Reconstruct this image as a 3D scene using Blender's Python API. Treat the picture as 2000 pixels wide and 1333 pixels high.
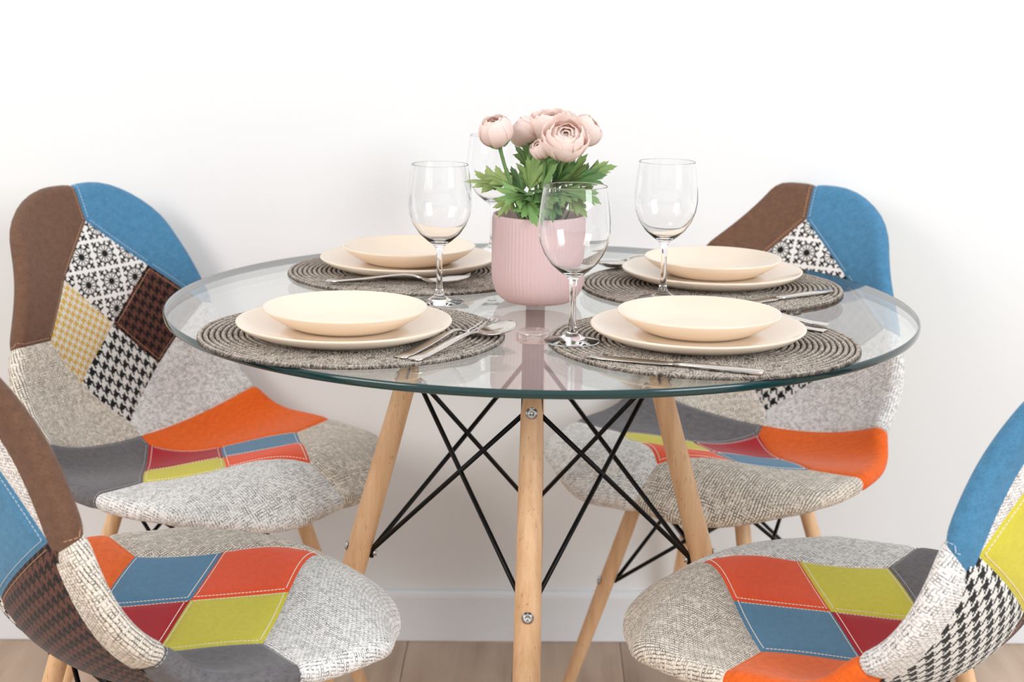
import bpy, bmesh, math, random
import numpy as np
from mathutils import Vector, Matrix

for o in list(bpy.data.objects): bpy.data.objects.remove(o, do_unlink=True)
scene = bpy.context.scene
COL = scene.collection
PI = math.pi

# ------------------------------------------------------------------ camera
F_PX, PITCH, YAW, ROLL = 3217.33, 0.21519, -0.01733, 0.01553
CAM = Vector((0.0, -2.18646, 1.17162))
_cp, _sp, _cy, _sy = math.cos(PITCH), math.sin(PITCH), math.cos(YAW), math.sin(YAW)
FW = Vector((_sy * _cp, _cy * _cp, -_sp)); _rt = Vector((_cy, -_sy, 0)); _up = _rt.cross(FW)
RT = math.cos(ROLL) * _rt + math.sin(ROLL) * _up
UP = -math.sin(ROLL) * _rt + math.cos(ROLL) * _up
cam_data = bpy.data.cameras.new('camera')
cam = bpy.data.objects.new('camera', cam_data); COL.objects.link(cam)
M3 = Matrix((RT, UP, -FW)).transposed()
cam.matrix_world = Matrix.Translation(CAM) @ M3.to_4x4()
cam_data.sensor_fit = 'HORIZONTAL'; cam_data.sensor_width = 36.0
cam_data.lens = F_PX / 2000.0 * 36.0
cam_data.clip_start = 0.05; cam_data.clip_end = 60
cam_data.dof.use_dof = True; cam_data.dof.focus_distance = 2.02; cam_data.dof.aperture_fstop = 6.3
scene.camera = cam
try:
    scene.cycles.max_bounces = 16; scene.cycles.transmission_bounces = 16; scene.cycles.transparent_max_bounces = 24
except Exception: pass

def at(px, py, axis, val):
    """pixel of the photograph -> point where its ray meets the plane axis = val"""
    d = FW + RT * ((px - 1000) / F_PX) - UP * ((py - 666.5) / F_PX)
    t = (val - CAM[axis]) / d[axis]
    return CAM + d * t

# ------------------------------------------------------------------ light
world = bpy.data.worlds.new('room_light'); scene.world = world; world.use_nodes = True
bg = world.node_tree.nodes['Background']
bg.inputs[0].default_value = (0.945, 0.972, 1.0, 1); bg.inputs[1].default_value = 0.62

def area(name, loc, target, sx, sy, power, colour):
    l = bpy.data.lights.new(name, 'AREA'); l.shape = 'RECTANGLE'; l.size = sx; l.size_y = sy
    l.energy = power; l.color = colour
    o = bpy.data.objects.new(name, l); COL.objects.link(o); o.location = loc
    o.rotation_euler = (Vector(target) - Vector(loc)).to_track_quat('-Z', 'Y').to_euler()
    return o
area('window_daylight', (2.6, -2.6, 2.1), (0.1, 0.1, 0.7), 1.5, 1.9, 62, (0.90, 0.96, 1.0))
area('room_lamp_light', (-2.6, -2.4, 2.3), (-0.2, 0.2, 0.7), 1.4, 1.4, 42, (1.0, 0.95, 0.90))
scene.view_settings.view_transform = 'Standard'
try: scene.view_settings.look = 'None'
except Exception: pass
scene.view_settings.exposure = 0.48; scene.view_settings.gamma = 1.0
scene.view_settings.use_curve_mapping = False

# ------------------------------------------------------------------ helpers
def lin(r, g, b):
    f = lambda c: (c / 255 / 12.92) if c / 255 <= 0.04045 else ((c / 255 + 0.055) / 1.055) ** 2.4
    return (f(r), f(g), f(b), 1.0)

def link(o, parent=None):
    COL.objects.link(o)
    if parent is not None: o.parent = parent
    return o

def obj(name, me, mat=None, parent=None):
    o = bpy.data.objects.new(name, me)
    if mat is not None:
        if len(me.materials) == 0: me.materials.append(mat)
    return link(o, parent)

def tag(o, label, cat, group=None):
    o['label'] = label; o['category'] = cat
    if group: o['group'] = group
    return o

def empty(name, loc=(0, 0, 0), rz=0.0):
    o = bpy.data.objects.new(name, None); o.empty_display_size = 0.05
    o.location = loc; o.rotation_euler = (0, 0, rz)
    return link(o)

def mesh(name, verts, faces, smooth=True):
    me = bpy.data.meshes.new(name); me.from_pydata([tuple(v) for v in verts], [], [tuple(f) for f in faces])
    me.update()
    if smooth:
        for p in me.polygons: p.use_smooth = True
    return me

def from_bm(name, bm, smooth=True):
    me = bpy.data.meshes.new(name); bm.to_mesh(me); bm.free()
    for p in me.polygons: p.use_smooth = smooth
    return me

def lathe(name, prof, seg=64, close=True):
    """prof: list of (r, z); revolve about z"""
    v, f = [], []
    n = len(prof)
    for i in range(seg):
        a = 2 * PI * i / seg
        for r, z in prof: v.append((r * math.cos(a), r * math.sin(a), z))
    for i in range(seg):
        j = (i + 1) % seg
        for k in range(n - 1):
            f.append((i * n + k, j * n + k, j * n + k + 1, i * n + k + 1))
    bm = bmesh.new()
    bv = [bm.verts.new(p) for p in v]
    for q in f:
        try: bm.faces.new([bv[i] for i in q])
        except ValueError: pass
    bmesh.ops.remove_doubles(bm, verts=bm.verts, dist=1e-6)
    bmesh.ops.dissolve_degenerate(bm, edges=bm.edges, dist=1e-7)
    bmesh.ops.recalc_face_normals(bm, faces=bm.faces)
    return from_bm(name, bm)

def tube_rings(path, radii, seg=10, flat=None):
    """vertices and faces of a capped tube along path; flat=(sx, sy) squashes the section"""
    P = [Vector(p) for p in path]; n = len(P)
    T = [(P[min(i + 1, n - 1)] - P[max(i - 1, 0)]).normalized() for i in range(n)]
    ref = Vector((0, 0, 1)) if abs(T[0].z) < 0.9 else Vector((1, 0, 0))
    v, f = [], []
    u = (ref - T[0] * ref.dot(T[0])).normalized()
    for i in range(n):
        u = (u - T[i] * u.dot(T[i])).normalized(); w = T[i].cross(u)
        r = radii[i] if hasattr(radii, '__len__') else radii
        ru, rw = (r, r) if flat is None else (r * flat[0], r * flat[1])
        for k in range(seg):
            a = 2 * PI * k / seg
            v.append(P[i] + u * (math.cos(a) * ru) + w * (math.sin(a) * rw))
    for i in range(n - 1):
        for k in range(seg):
            l = (k + 1) % seg
            f.append((i * seg + k, i * seg + l, (i + 1) * seg + l, (i + 1) * seg + k))
    f.append(tuple(range(seg - 1, -1, -1))); f.append(tuple((n - 1) * seg + k for k in range(seg)))
    return v, f

def tube(name, path, radii, seg=12, flat=None):
    v, f = tube_rings(path, radii, seg, flat)
    return mesh(name, v, f)

def box_mesh(name, sx, sy, sz, bevel=0.0, seg=2, centre=(0, 0, 0)):
    bm = bmesh.new(); bmesh.ops.create_cube(bm, size=1.0)
    for v in bm.verts: v.co = Vector((v.co.x * sx + centre[0], v.co.y * sy + centre[1], v.co.z * sz + centre[2]))
    if bevel > 0: bmesh.ops.bevel(bm, geom=list(bm.edges), offset=bevel, segments=seg, affect='EDGES')
    return from_bm(name, bm, bevel > 0)

# ------------------------------------------------------------------ materials
class NT:
    def __init__(self, name):
        self.m = bpy.data.materials.new(name); self.m.use_nodes = True
        self.t = self.m.node_tree; self.n = self.t.nodes; self.l = self.t.links
        self.b = self.n['Principled BSDF']; self.out = self.n['Material Output']
    def set(self, **k):
        for a, v in k.items():
            s = self.b.inputs[a.replace('_', ' ')]
            self.inp(s, v)
        return self
    def inp(self, s, v):
        if isinstance(v, bpy.types.NodeSocket): self.l.new(v, s)
        else: s.default_value = v
    def node(self, t, **k):
        x = self.n.new(t)
        for a, v in k.items(): setattr(x, a, v)
        return x
    def math(self, op, a, b=0.0, c=None):
        x = self.node('ShaderNodeMath', operation=op)
        self.inp(x.inputs[0], a); self.inp(x.inputs[1], b)
        if c is not None: self.inp(x.inputs[2], c)
        return x.outputs[0]
    def uv(self, rot=0.0, scale=1.0):
        x = self.node('ShaderNodeUVMap'); mp = self.node('ShaderNodeMapping')
        mp.inputs['Rotation'].default_value = (0, 0, rot); mp.inputs['Scale'].default_value = (scale, scale, scale)
        self.l.new(x.outputs[0], mp.inputs[0]); return mp.outputs[0]
    def objco(self, scale=(1, 1, 1)):
        x = self.node('ShaderNodeTexCoord'); mp = self.node('ShaderNodeMapping')
        mp.inputs['Scale'].default_value = scale
        self.l.new(x.outputs['Object'], mp.inputs[0]); return mp.outputs[0]
    def stretch(self, vec, scale):
        mp = self.node('ShaderNodeMapping'); mp.inputs['Scale'].default_value = scale
        self.l.new(vec, mp.inputs[0]); return mp.outputs[0]
    def sep(self, v):
        x = self.node('ShaderNodeSeparateXYZ'); self.l.new(v, x.inputs[0]); return x.outputs
    def noise(self, vec, scale, detail=2.0, rough=0.5):
        x = self.node('ShaderNodeTexNoise'); self.l.new(vec, x.inputs['Vector'])
        x.inputs['Scale'].default_value = scale; x.inputs['Detail'].default_value = detail
        x.inputs['Roughness'].default_value = rough
        return x.outputs[0]
    def white(self, a, b=None):
        x = self.node('ShaderNodeTexWhiteNoise', noise_dimensions='2D')
        c = self.node('ShaderNodeCombineXYZ'); self.inp(c.inputs[0], a)
        if b is not None: self.inp(c.inputs[1], b)
        self.l.new(c.outputs[0], x.inputs['Vector']); return x.outputs[0]
    def mix(self, f, a, b):
        x = self.node('ShaderNodeMix', data_type='RGBA')
        self.inp(x.inputs[0], f); self.inp(x.inputs[6], a); self.inp(x.inputs[7], b); return x.outputs[2]
    def ramp(self, f, stops):
        x = self.node('ShaderNodeValToRGB'); e = x.color_ramp.elements
        while len(e) < len(stops): e.new(0.5)
        for q, (p, c) in zip(e, stops): q.position = p; q.color = c
        self.l.new(f, x.inputs[0]); return x.outputs[0]
    def bump(self, h, strength=0.3, dist=0.001):
        x = self.node('ShaderNodeBump'); x.inputs['Strength'].default_value = strength
        x.inputs['Distance'].default_value = dist
        self.l.new(h, x.inputs['Height']); self.l.new(x.outputs[0], self.b.inputs['Normal'])

def plain(name, rgb, rough=0.5, metal=0.0, **k):
    t = NT(name); t.set(Base_Color=lin(*rgb), Roughness=rough, Metallic=metal, **k); return t.m

def cloth_base(t, rough=0.9):
    t.set(Roughness=rough, Sheen_Weight=0.15, Sheen_Roughness=0.5, Specular_IOR_Level=0.2)

def solid_fabric(name, rgb, var=0.22, streak=1.0, rot=0.0):
    t = NT(name); cloth_base(t); uv = t.uv(rot)
    a = t.noise(t.stretch(uv, (1, 0.14 * streak, 1)), 1500, 2); b = t.noise(t.stretch(uv, (0.14, 1, 1)), 1500, 2)
    c = t.noise(uv, 90, 3)
    h = t.math('MULTIPLY', t.math('ADD', a, b), 0.5)
    f = t.math('ADD', t.math('MULTIPLY', h, 0.75), t.math('MULTIPLY', c, 0.25))
    d = lin(*rgb); k1 = 1 - var * 1.7; k2 = 1 + var * 1.7
    lo = (d[0] * k1, d[1] * k1, d[2] * k1, 1); hi = tuple(min(1, x * k2 + 0.012 * var) for x in d[:3]) + (1,)
    t.set(Base_Color=t.ramp(f, [(0.3, lo), (0.5, d), (0.7, hi)]))
    t.bump(h, 0.35, 0.0012); return t.m

def tweed(name, c1, c2, dark, amount, pitch=0.0034, cross=0.5, rot=0.0):
    """loose plain weave: pale yarn columns and rows with dark gaps and flecks between them"""
    t = NT(name); cloth_base(t, 0.95); uv = t.uv(rot, 1.0 / pitch)
    wob = t.noise(uv, 0.11, 1); wob2 = t.noise(t.stretch(uv, (1, 1, 1)), 0.8, 1)
    x, y, _ = t.sep(uv)
    x = t.math('ADD', x, t.math('ADD', t.math('MULTIPLY', wob, 1.3), t.math('MULTIPLY', wob2, 0.2)))
    y = t.math('ADD', y, t.math('ADD', t.math('MULTIPLY', wob, -1.3), t.math('MULTIPLY', wob2, 0.2)))
    i, j = t.math('FLOOR', x), t.math('FLOOR', y); fx, fy = t.math('FRACT', x), t.math('FRACT', y)
    h = t.white(i, j); h2 = t.white(t.math('ADD', i, 31.7), j); col = t.white(i, 7.3); row = t.white(3.7, j)
    sx = t.math('SINE', t.math('MULTIPLY', fx, PI)); sy = t.math('SINE', t.math('MULTIPLY', fy, PI))
    gx = t.math('SUBTRACT', 1.0, t.math('MINIMUM', t.math('MULTIPLY', sx, 1.45), 1.0))
    gy = t.math('SUBTRACT', 1.0, t.math('MINIMUM', t.math('MULTIPLY', sy, 1.45), 1.0))
    drift = t.math('MULTIPLY', t.noise(t.stretch(uv, (1, 0.25, 1)), 0.12, 2), 0.9)
    px = t.math('MULTIPLY', t.math('LESS_THAN', h, t.math('MULTIPLY', t.math('ADD', col, drift), amount * 1.5)), t.math('MULTIPLY', gx, t.math('MINIMUM', t.math('MULTIPLY', sy, 1.5), 1.0)))
    py = t.math('MULTIPLY', t.math('LESS_THAN', h2, t.math('MULTIPLY', t.math('ADD', row, drift), amount * cross * 1.5)), t.math('MULTIPLY', gy, t.math('MINIMUM', t.math('MULTIPLY', sx, 1.5), 1.0)))
    dk = t.math('MINIMUM', t.math('MULTIPLY', t.math('MAXIMUM', px, py), 1.5), 1.0)
    base = t.mix(t.math('MULTIPLY', t.math('ADD', h, col), 0.5), lin(*c1), lin(*c2))
    shade = t.math('MULTIPLY', t.math('MAXIMUM', gx, gy), 0.14)
    base = t.mix(shade, base, lin(*[c * 0.62 for c in c1]))
    t.set(Base_Color=t.mix(dk, base, lin(*dark)))
    over = t.math('GREATER_THAN', t.math('FRACT', t.math('MULTIPLY', t.math('ADD', i, j), 0.5)), 0.25)
    hh = t.math('ADD', t.math('MULTIPLY', over, sx), t.math('MULTIPLY', t.math('SUBTRACT', 1.0, over), sy))
    t.bump(hh, 0.8, 0.0012); return t.m

def hound(name, ca, cb, tooth, rot):
    t = NT(name); cloth_base(t); p = tooth / 8.0; uv = t.uv(rot, 1.0 / p)
    wob = t.noise(uv, 0.35, 1)
    x, y, _ = t.sep(uv)
    x = t.math('ADD', x, t.math('MULTIPLY', wob, 0.8)); y = t.math('ADD', y, t.math('MULTIPLY', wob, -0.8))
    i, j = t.math('FLOOR', x), t.math('FLOOR', y)
    md = lambda v, m: t.math('FLOORED_MODULO', v, m)
    w = t.math('LESS_THAN', md(t.math('ADD', i, j), 4.0), 1.5)
    wa = t.math('LESS_THAN', md(i, 8.0), 3.5); we = t.math('LESS_THAN', md(j, 8.0), 3.5)
    v = t.math('ADD', t.math('MULTIPLY', w, wa), t.math('MULTIPLY', t.math('SUBTRACT', 1.0, w), we))
    n = t.noise(uv, 0.9, 2)
    a = t.mix(n, lin(*[c * 0.8 for c in ca]), lin(*[min(255, c * 1.12) for c in ca]))
    t.set(Base_Color=t.mix(v, a, lin(*cb)))
    t.bump(n, 0.4, 0.001); return t.m

def floral(name):
    t = NT(name); cloth_base(t); uv = t.uv(0.0, 1.0 / 0.049)
    x, y, _ = t.sep(uv)
    u = t.math('SUBTRACT', t.math('FRACT', t.math('ADD', x, 0.12)), 0.5); v = t.math('SUBTRACT', t.math('FRACT', y), 0.5)
    r = t.math('SQRT', t.math('ADD', t.math('MULTIPLY', u, u), t.math('MULTIPLY', v, v)))
    th = t.math('ARCTAN2', v, u); au, av = t.math('ABSOLUTE', u), t.math('ABSOLUTE', v)
    s6 = t.math('ABSOLUTE', t.math('SINE', t.math('MULTIPLY', th, 6.0)))
    c6 = t.math('ABSOLUTE', t.math('COSINE', t.math('MULTIPLY', th, 6.0)))
    lt = lambda a, b: t.math('LESS_THAN', a, b)
    gt = lambda a, b: t.math('GREATER_THAN', a, b)
    AND = lambda a, b: t.math('MULTIPLY', a, b)
    OR = lambda a, b: t.math('MAXIMUM', a, b)
    dot = lt(r, 0.07)
    spoke = AND(lt(t.math('MULTIPLY', c6, r), 0.11), AND(lt(r, 0.33), gt(r, 0.05)))
    edge = t.math('ADD', 0.29, t.math('MULTIPLY', s6, 0.07))
    ring = lt(t.math('ABSOLUTE', t.math('SUBTRACT', r, edge)), 0.032)
    tip = AND(AND(gt(s6, 0.9), gt(r, 0.35)), lt(r, 0.43))
    d = t.math('ADD', au, av); dd = t.math('ABSOLUTE', t.math('SUBTRACT', au, av))
    leafw = t.math('MULTIPLY', t.math('ABSOLUTE', t.math('SINE', t.math('MULTIPLY', d, 21.0))), 0.2)
    corner = AND(gt(d, 0.60), lt(dd, leafw))
    side = AND(gt(t.math('MAXIMUM', au, av), 0.385), lt(t.math('ABSOLUTE', t.math('SUBTRACT', t.math('MINIMUM', au, av), 0.14)), 0.035))
    inside = lt(t.math('MAXIMUM', au, av), 0.445)
    m = AND(OR(OR(OR(dot, spoke), OR(ring, tip)), OR(corner, side)), inside)
    n = t.noise(uv, 40, 2)
    t.set(Base_Color=t.mix(m, t.mix(n, lin(226, 220, 214), lin(246, 242, 238)), lin(22, 18, 18)))
    t.bump(n, 0.3, 0.0008); return t.m

FAB = {
    'brown': solid_fabric('brown_suede', (110, 80, 63), 0.26),
    'blue': solid_fabric('blue_denim', (76, 130, 166), 0.24),
    'floral': floral('rosette_print'),
    'yhound': hound('mustard_houndstooth', (232, 224, 214), (212, 170, 74), 0.0125, 0.6),
    'bhound': hound('brown_houndstooth', (98, 58, 46), (16, 11, 11), 0.0160, 0.6),
    'whound': hound('black_white_houndstooth', (232, 226, 220), (20, 18, 20), 0.0195, 0.6),
    'cream': tweed('cream_tweed', (230, 217, 200), (245, 236, 223), (58, 50, 46), 0.52, 0.0042, 0.25),
    'white': tweed('white_tweed', (236, 231, 226), (250, 247, 244), (104, 98, 96), 0.25, 0.0040, 0.8),
    'beige': tweed('beige_tweed', (226, 211, 194), (243, 232, 217), (70, 58, 50), 0.50, 0.0042, 0.5),
    'orange': solid_fabric('orange_velvet', (230, 98, 28), 0.22, 0.5),
    'grey': solid_fabric('grey_chenille', (104, 100, 102), 0.36, 0.3),
    'red': solid_fabric('crimson_cotton', (170, 20, 34), 0.1),
    'steel': solid_fabric('steel_blue_cotton', (84, 128, 158), 0.14),
    'lime': solid_fabric('lime_cotton', (208, 196, 66), 0.1),
    'coral': solid_fabric('coral_cotton', (236, 84, 42), 0.1),
}
THREAD = {'w': plain('white_thread', (240, 228, 214), 0.8), 't': plain('tan_thread', (196, 150, 118), 0.8),
          'b': plain('pale_blue_thread', (186, 204, 222), 0.8), 'g': plain('grey_thread', (176, 172, 172), 0.8),
          'o': plain('orange_thread', (226, 120, 48), 0.8)}
M_SHELL = plain('dark_shell_plastic', (46, 36, 31), 0.6)
M_BLACK = plain('black_metal', (20, 18, 18), 0.35, 0.6)
M_STEEL = plain('bolt_steel', (200, 200, 200), 0.25, 1.0)
M_CUTLERY = plain('cutlery_steel', (214, 208, 202), 0.17, 1.0)

def wood(name, rgb, dark, fleck=True):
    t = NT(name); co = t.objco((1, 1, 1))
    s = t.stretch(co, (60, 60, 3.0)); a = t.noise(s, 1.5, 4, 0.6)
    col = t.ramp(a, [(0.3, lin(*dark)), (0.62, lin(*rgb))])
    if fleck:
        f = t.noise(t.stretch(co, (420, 420, 60)), 1.0, 1)
        col = t.mix(t.math('MULTIPLY', t.math('GREATER_THAN', f, 0.71), 0.45), col, lin(150, 96, 58))
    t.set(Base_Color=col, Roughness=0.45); t.bump(a, 0.05, 0.001); return t.m
M_BEECH = wood('beech_wood', (234, 192, 149), (216, 168, 122))

# ------------------------------------------------------------------ setting: floor, wall, baseboard
WANG = math.atan(0.046); WALL_Y = 0.634
def wall_pt(x, off=0.0):
    return WALL_Y + 0.046 * x + off
def t_oak():
    t = NT('oak_laminate'); co = t.objco((1, 1, 1)); oi = t.node('ShaderNodeObjectInfo')
    rnd = oi.outputs['Random']
    cmb = t.node('ShaderNodeCombineXYZ'); t.inp(cmb.inputs[0], t.math('MULTIPLY', rnd, 37.0)); t.inp(cmb.inputs[1], t.math('MULTIPLY', rnd, 11.0))
    add = t.node('ShaderNodeVectorMath', operation='ADD'); t.l.new(co, add.inputs[0]); t.l.new(cmb.outputs[0], add.inputs[1])
    v = add.outputs[0]
    g = t.noise(t.stretch(v, (26, 2.2, 1)), 1.0, 5, 0.62); k = t.noise(t.stretch(v, (7, 2.4, 1)), 1.0, 3, 0.5)
    f = t.math('ADD', t.math('MULTIPLY', g, 0.6), t.math('MULTIPLY', k, 0.4))
    col = t.ramp(f, [(0.30, lin(158, 126, 104)), (0.48, lin(198, 170, 146)), (0.66, lin(216, 192, 170))])
    tone = t.math('ADD', 0.9, t.math('MULTIPLY', rnd, 0.16))
    hs = t.node('ShaderNodeHueSaturation'); t.l.new(col, hs.inputs['Color']); t.l.new(tone, hs.inputs['Value'])
    t.set(Base_Color=hs.outputs[0], Roughness=0.5); t.bump(g, 0.06, 0.001); return t.m
M_OAK = t_oak()
fl = obj('floor', box_mesh('floor_slab', 7.0, 6.0, 0.05, centre=(0, -2.2, -0.0345)), plain('subfloor', (120, 98, 80), 0.8))
fl['kind'] = 'structure'
PW, PL = 0.192, 1.285
plank_me = box_mesh('plank', PW - 0.0012, PL - 0.0012, 0.0095, 0.0008, 1); plank_me.materials.append(M_OAK)
rnd = random.Random(4)
for i in range(-18, 19):
    x = i * PW + 0.06; off = rnd.choice([0.0, 0.43, 0.86]) + 0.05 * rnd.random()
    for k in range(4):
        y = wall_pt(x) - 0.003 - off - (k - 0.5) * PL + 0.0
        if k == 0:
            y0 = wall_pt(x) - 0.004 - off; ln = off - 0.0
            if ln < 0.004: continue
            me = box_mesh('plank_end', PW - 0.0012, ln - 0.0012, 0.0095, 0.0008, 1); me.materials.append(M_OAK)
            o = bpy.data.objects.new('plank', me); o.location = (x, y0 + ln / 2, -0.00475); link(o, fl); continue
        o = bpy.data.objects.new('plank', plank_me); o.location = (x, wall_pt(x) - 0.004 - off - (k - 0.5) * PL, -0.00475); link(o, fl)

def t_wall():
    t = NT('white_wall_paint'); n = t.noise(t.objco((1, 1, 1)), 160, 3)
    t.set(Base_Color=lin(236, 236, 236), Roughness=0.7); t.bump(n, 0.05, 0.0006); return t.m
M_WALL = t_wall()
wl = obj('wall_back', box_mesh('wall', 7.0, 0.12, 2.7, centre=(0, 0.06, 1.35)), M_WALL)
wl.location = (0, WALL_Y, 0); wl.rotation_euler = (0, 0, WANG); wl['kind'] = 'structure'
def baseboard_mesh():
    prof = [(0, 0), (-0.014, 0), (-0.014, 0.083), (-0.0125, 0.089), (-0.008, 0.093), (0, 0.094)]
    v, f = [], []
    for x in (-3.4, 3.4): v += [(x, y, z) for y, z in prof]
    n = len(prof)
    for k in range(n - 1): f.append((k, k + 1, n + k + 1, n + k))
    f += [tuple(range(n - 1, -1, -1)), tuple(range(n, 2 * n))]
    return mesh('baseboard', v, f, False)
bb = obj('baseboard_back', baseboard_mesh(), plain('baseboard_white', (236, 238, 241), 0.4))
bb.location = (0, WALL_Y - 0.0005, 0.0005); bb.rotation_euler = (0, 0, WANG); bb['kind'] = 'structure'

# ------------------------------------------------------------------ the upholstered chair
TK = np.array([0, .06, .2, .35, .47, .58, .70, .85, 1.0])
PXZ = np.array([[0.2522, 0.4198], [0.1953, 0.4591], [0.09, 0.456], [-0.0194, 0.4309], [-0.1043, 0.4184],
                [-0.1746, 0.4628], [-0.2123, 0.5603], [-0.2416, 0.6954], [-0.2939, 0.8318]])
WK = np.array([0, .2, .4, .55, .7, .85, 1.0])
WV = np.array([0.1936, 0.2431, 0.2429, 0.2156, 0.2116, 0.1651, 0.1249])
EV = np.array([-0.0652, -0.0141, 0.0299, 0.0558, 0.0322, 0.0279, 0.0016])
RF, RTOP, PEX, LT = 0.1301, 0.0858, 2.2541, 1.02
RR_ = 0.0115                                  # half the padded thickness

def spline(tk, v, t):
    n = len(tk); h = np.diff(tk); A = np.zeros((n, n)); R = np.zeros(v.shape); A[0, 0] = A[-1, -1] = 1
    for i in range(1, n - 1):
        A[i, i - 1] = h[i - 1]; A[i, i] = 2 * (h[i - 1] + h[i]); A[i, i + 1] = h[i]
        R[i] = 6 * ((v[i + 1] - v[i]) / h[i] - (v[i] - v[i - 1]) / h[i - 1])
    Mx = np.linalg.solve(A, R)
    i = np.clip(np.searchsorted(tk, t, side='right') - 1, 0, n - 2); hh = h[i]
    b = (lambda x: x) if v.ndim == 1 else (lambda x: x[:, None])
    a = (tk[i + 1] - t) / hh; c = (t - tk[i]) / hh
    val = b(a) * v[i] + b(c) * v[i + 1] + (b(a ** 3 - a) * Mx[i] + b(c ** 3 - c) * Mx[i + 1]) * b(hh ** 2) / 6
    der = (v[i + 1] - v[i]) / b(hh) + (-b(3 * a * a - 1) * Mx[i] + b(3 * c * c - 1) * Mx[i + 1]) * b(hh) / 6
    return val, der

def half_width(t):
    w = spline(WK, WV, t)[0]
    a = np.clip(RF - t * LT, 0, RF * .9999); w = w - RF + np.sqrt(RF * RF - a * a)
    a = np.clip(RTOP - (1 - t) * LT, 0, RTOP * .9999); return w - RTOP + np.sqrt(RTOP * RTOP - a * a)

def surf(a, b):
    """flat cushion coordinates (a across, b along, metres) -> points of the seating surface"""
    a = np.asarray(a, float); t = np.asarray(b, float) / LT
    C, D = spline(TK, PXZ, t); T = D / np.linalg.norm(D, axis=1)[:, None]
    N = np.stack([T[:, 1], -T[:, 0]], 1)
    lift = spline(WK, EV, t)[0] * (np.abs(a) / spline(WK, WV, t)[0]) ** PEX
    return np.stack([C[:, 0] + N[:, 0] * lift, a, C[:, 1] + N[:, 1] * lift], 1)

def surf_n(a, b):
    e = 1e-3; a = np.asarray(a, float); b = np.asarray(b, float)
    da = (surf(a + e, b) - surf(a - e, b)) / (2 * e); db = (surf(a, b + e) - surf(a, b - e)) / (2 * e)
    n = np.cross(da, db); n /= np.linalg.norm(n, axis=1)[:, None]
    return n, da, db

def rows_t(n_mid):
    f = np.linspace(0, PI / 2, 10)
    lo = RF * (1 - np.cos(f)) / LT; hi = 1 - RTOP * (1 - np.cos(np.linspace(0, PI / 2, 9)))[::-1] / LT
    return np.concatenate([lo[:-1], np.linspace(lo[-1], hi[0], n_mid), hi[1:]])

class Sheet:
    """padded cover: seating side, rolled rim and hem, as a grid with flat coordinates"""
    def __init__(self, ncol=60, nmid=112):
        ts = rows_t(nmid); ss = np.linspace(-1, 1, ncol + 1); w = half_width(ts)
        A = (ss[None, :] * w[:, None]); B = np.repeat((ts * LT)[:, None], ncol + 1, 1)
        nr, nc = A.shape; idx = np.arange(nr * nc).reshape(nr, nc)
        flat = np.stack([A.ravel(), B.ravel()], 1); pos = surf(flat[:, 0], flat[:, 1]); nrm, da, db = surf_n(flat[:, 0], flat[:, 1])
        quads = [(idx[i, j], idx[i, j + 1], idx[i + 1, j + 1], idx[i + 1, j]) for i in range(nr - 1) for j in range(nc - 1)]
        loop = np.concatenate([idx[0, :-1], idx[:-1, -1], idx[-1, :0:-1], idx[:0:-1, 0]])
        e = flat[loop]; tg = np.roll(e, -1, 0) - np.roll(e, 1, 0); tg /= np.linalg.norm(tg, axis=1)[:, None]
        out = np.stack([tg[:, 1], -tg[:, 0]], 1)
        n = nrm[loop]; o3 = da[loop] * out[:, :1] + db[loop] * out[:, 1:]
        o3 -= n * (o3 * n).sum(1)[:, None]; o3 /= np.linalg.norm(o3, axis=1)[:, None]
        self.e, self.out, self.n, self.o3, self.pe = e, out, n, o3, pos[loop]
        F, P, Nn = [flat], [pos], [nrm]; prev = loop; m = len(loop); base = len(flat)
        K = 7
        for k in range(1, K + 1):
            th = PI * k / K
            F.append(e + out * RR_ * th); P.append(self.roll(th)); Nn.append(n * math.cos(th) + o3 * math.sin(th))
            cur = base + np.arange(m); base += m
            quads += [(prev[i], cur[i], cur[(i + 1) % m], prev[(i + 1) % m]) for i in range(m)]; prev = cur
        for d in (0.010, 0.022):
            q = e - out * d; nn, _, _ = surf_n(q[:, 0], q[:, 1])
            F.append(e + out * (RR_ * PI + d)); P.append(surf(q[:, 0], q[:, 1]) - nn * (2 * RR_)); Nn.append(-nn)
            cur = base + np.arange(m); base += m
            quads += [(prev[i], cur[i], cur[(i + 1) % m], prev[(i + 1) % m]) for i in range(m)]; prev = cur
        self.flat = np.concatenate(F); self.pos = np.concatenate(P); self.nrm = np.concatenate(Nn); self.quads = np.array(quads)
    def roll(self, th):
        return self.pe - self.n * RR_ + RR_ * (self.n * math.cos(th) + self.o3 * math.sin(th))
    def point(self, q):
        """flat point -> (position, normal), rim included"""
        t = q[1] / LT
        if 0 <= t <= 1 and abs(q[0]) <= half_width(np.array([t]))[0]:
            return surf([q[0]], [q[1]])[0], surf_n([q[0]], [q[1]])[0][0]
        i = np.argmin(((self.e - q) ** 2).sum(1)); d = np.linalg.norm(self.e[i] - q); th = d / RR_
        if th > PI: return None, None
        n = self.n[i] * math.cos(th) + self.o3[i] * math.sin(th)
        return self.pe[i] - self.n[i] * RR_ + RR_ * n, n

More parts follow.
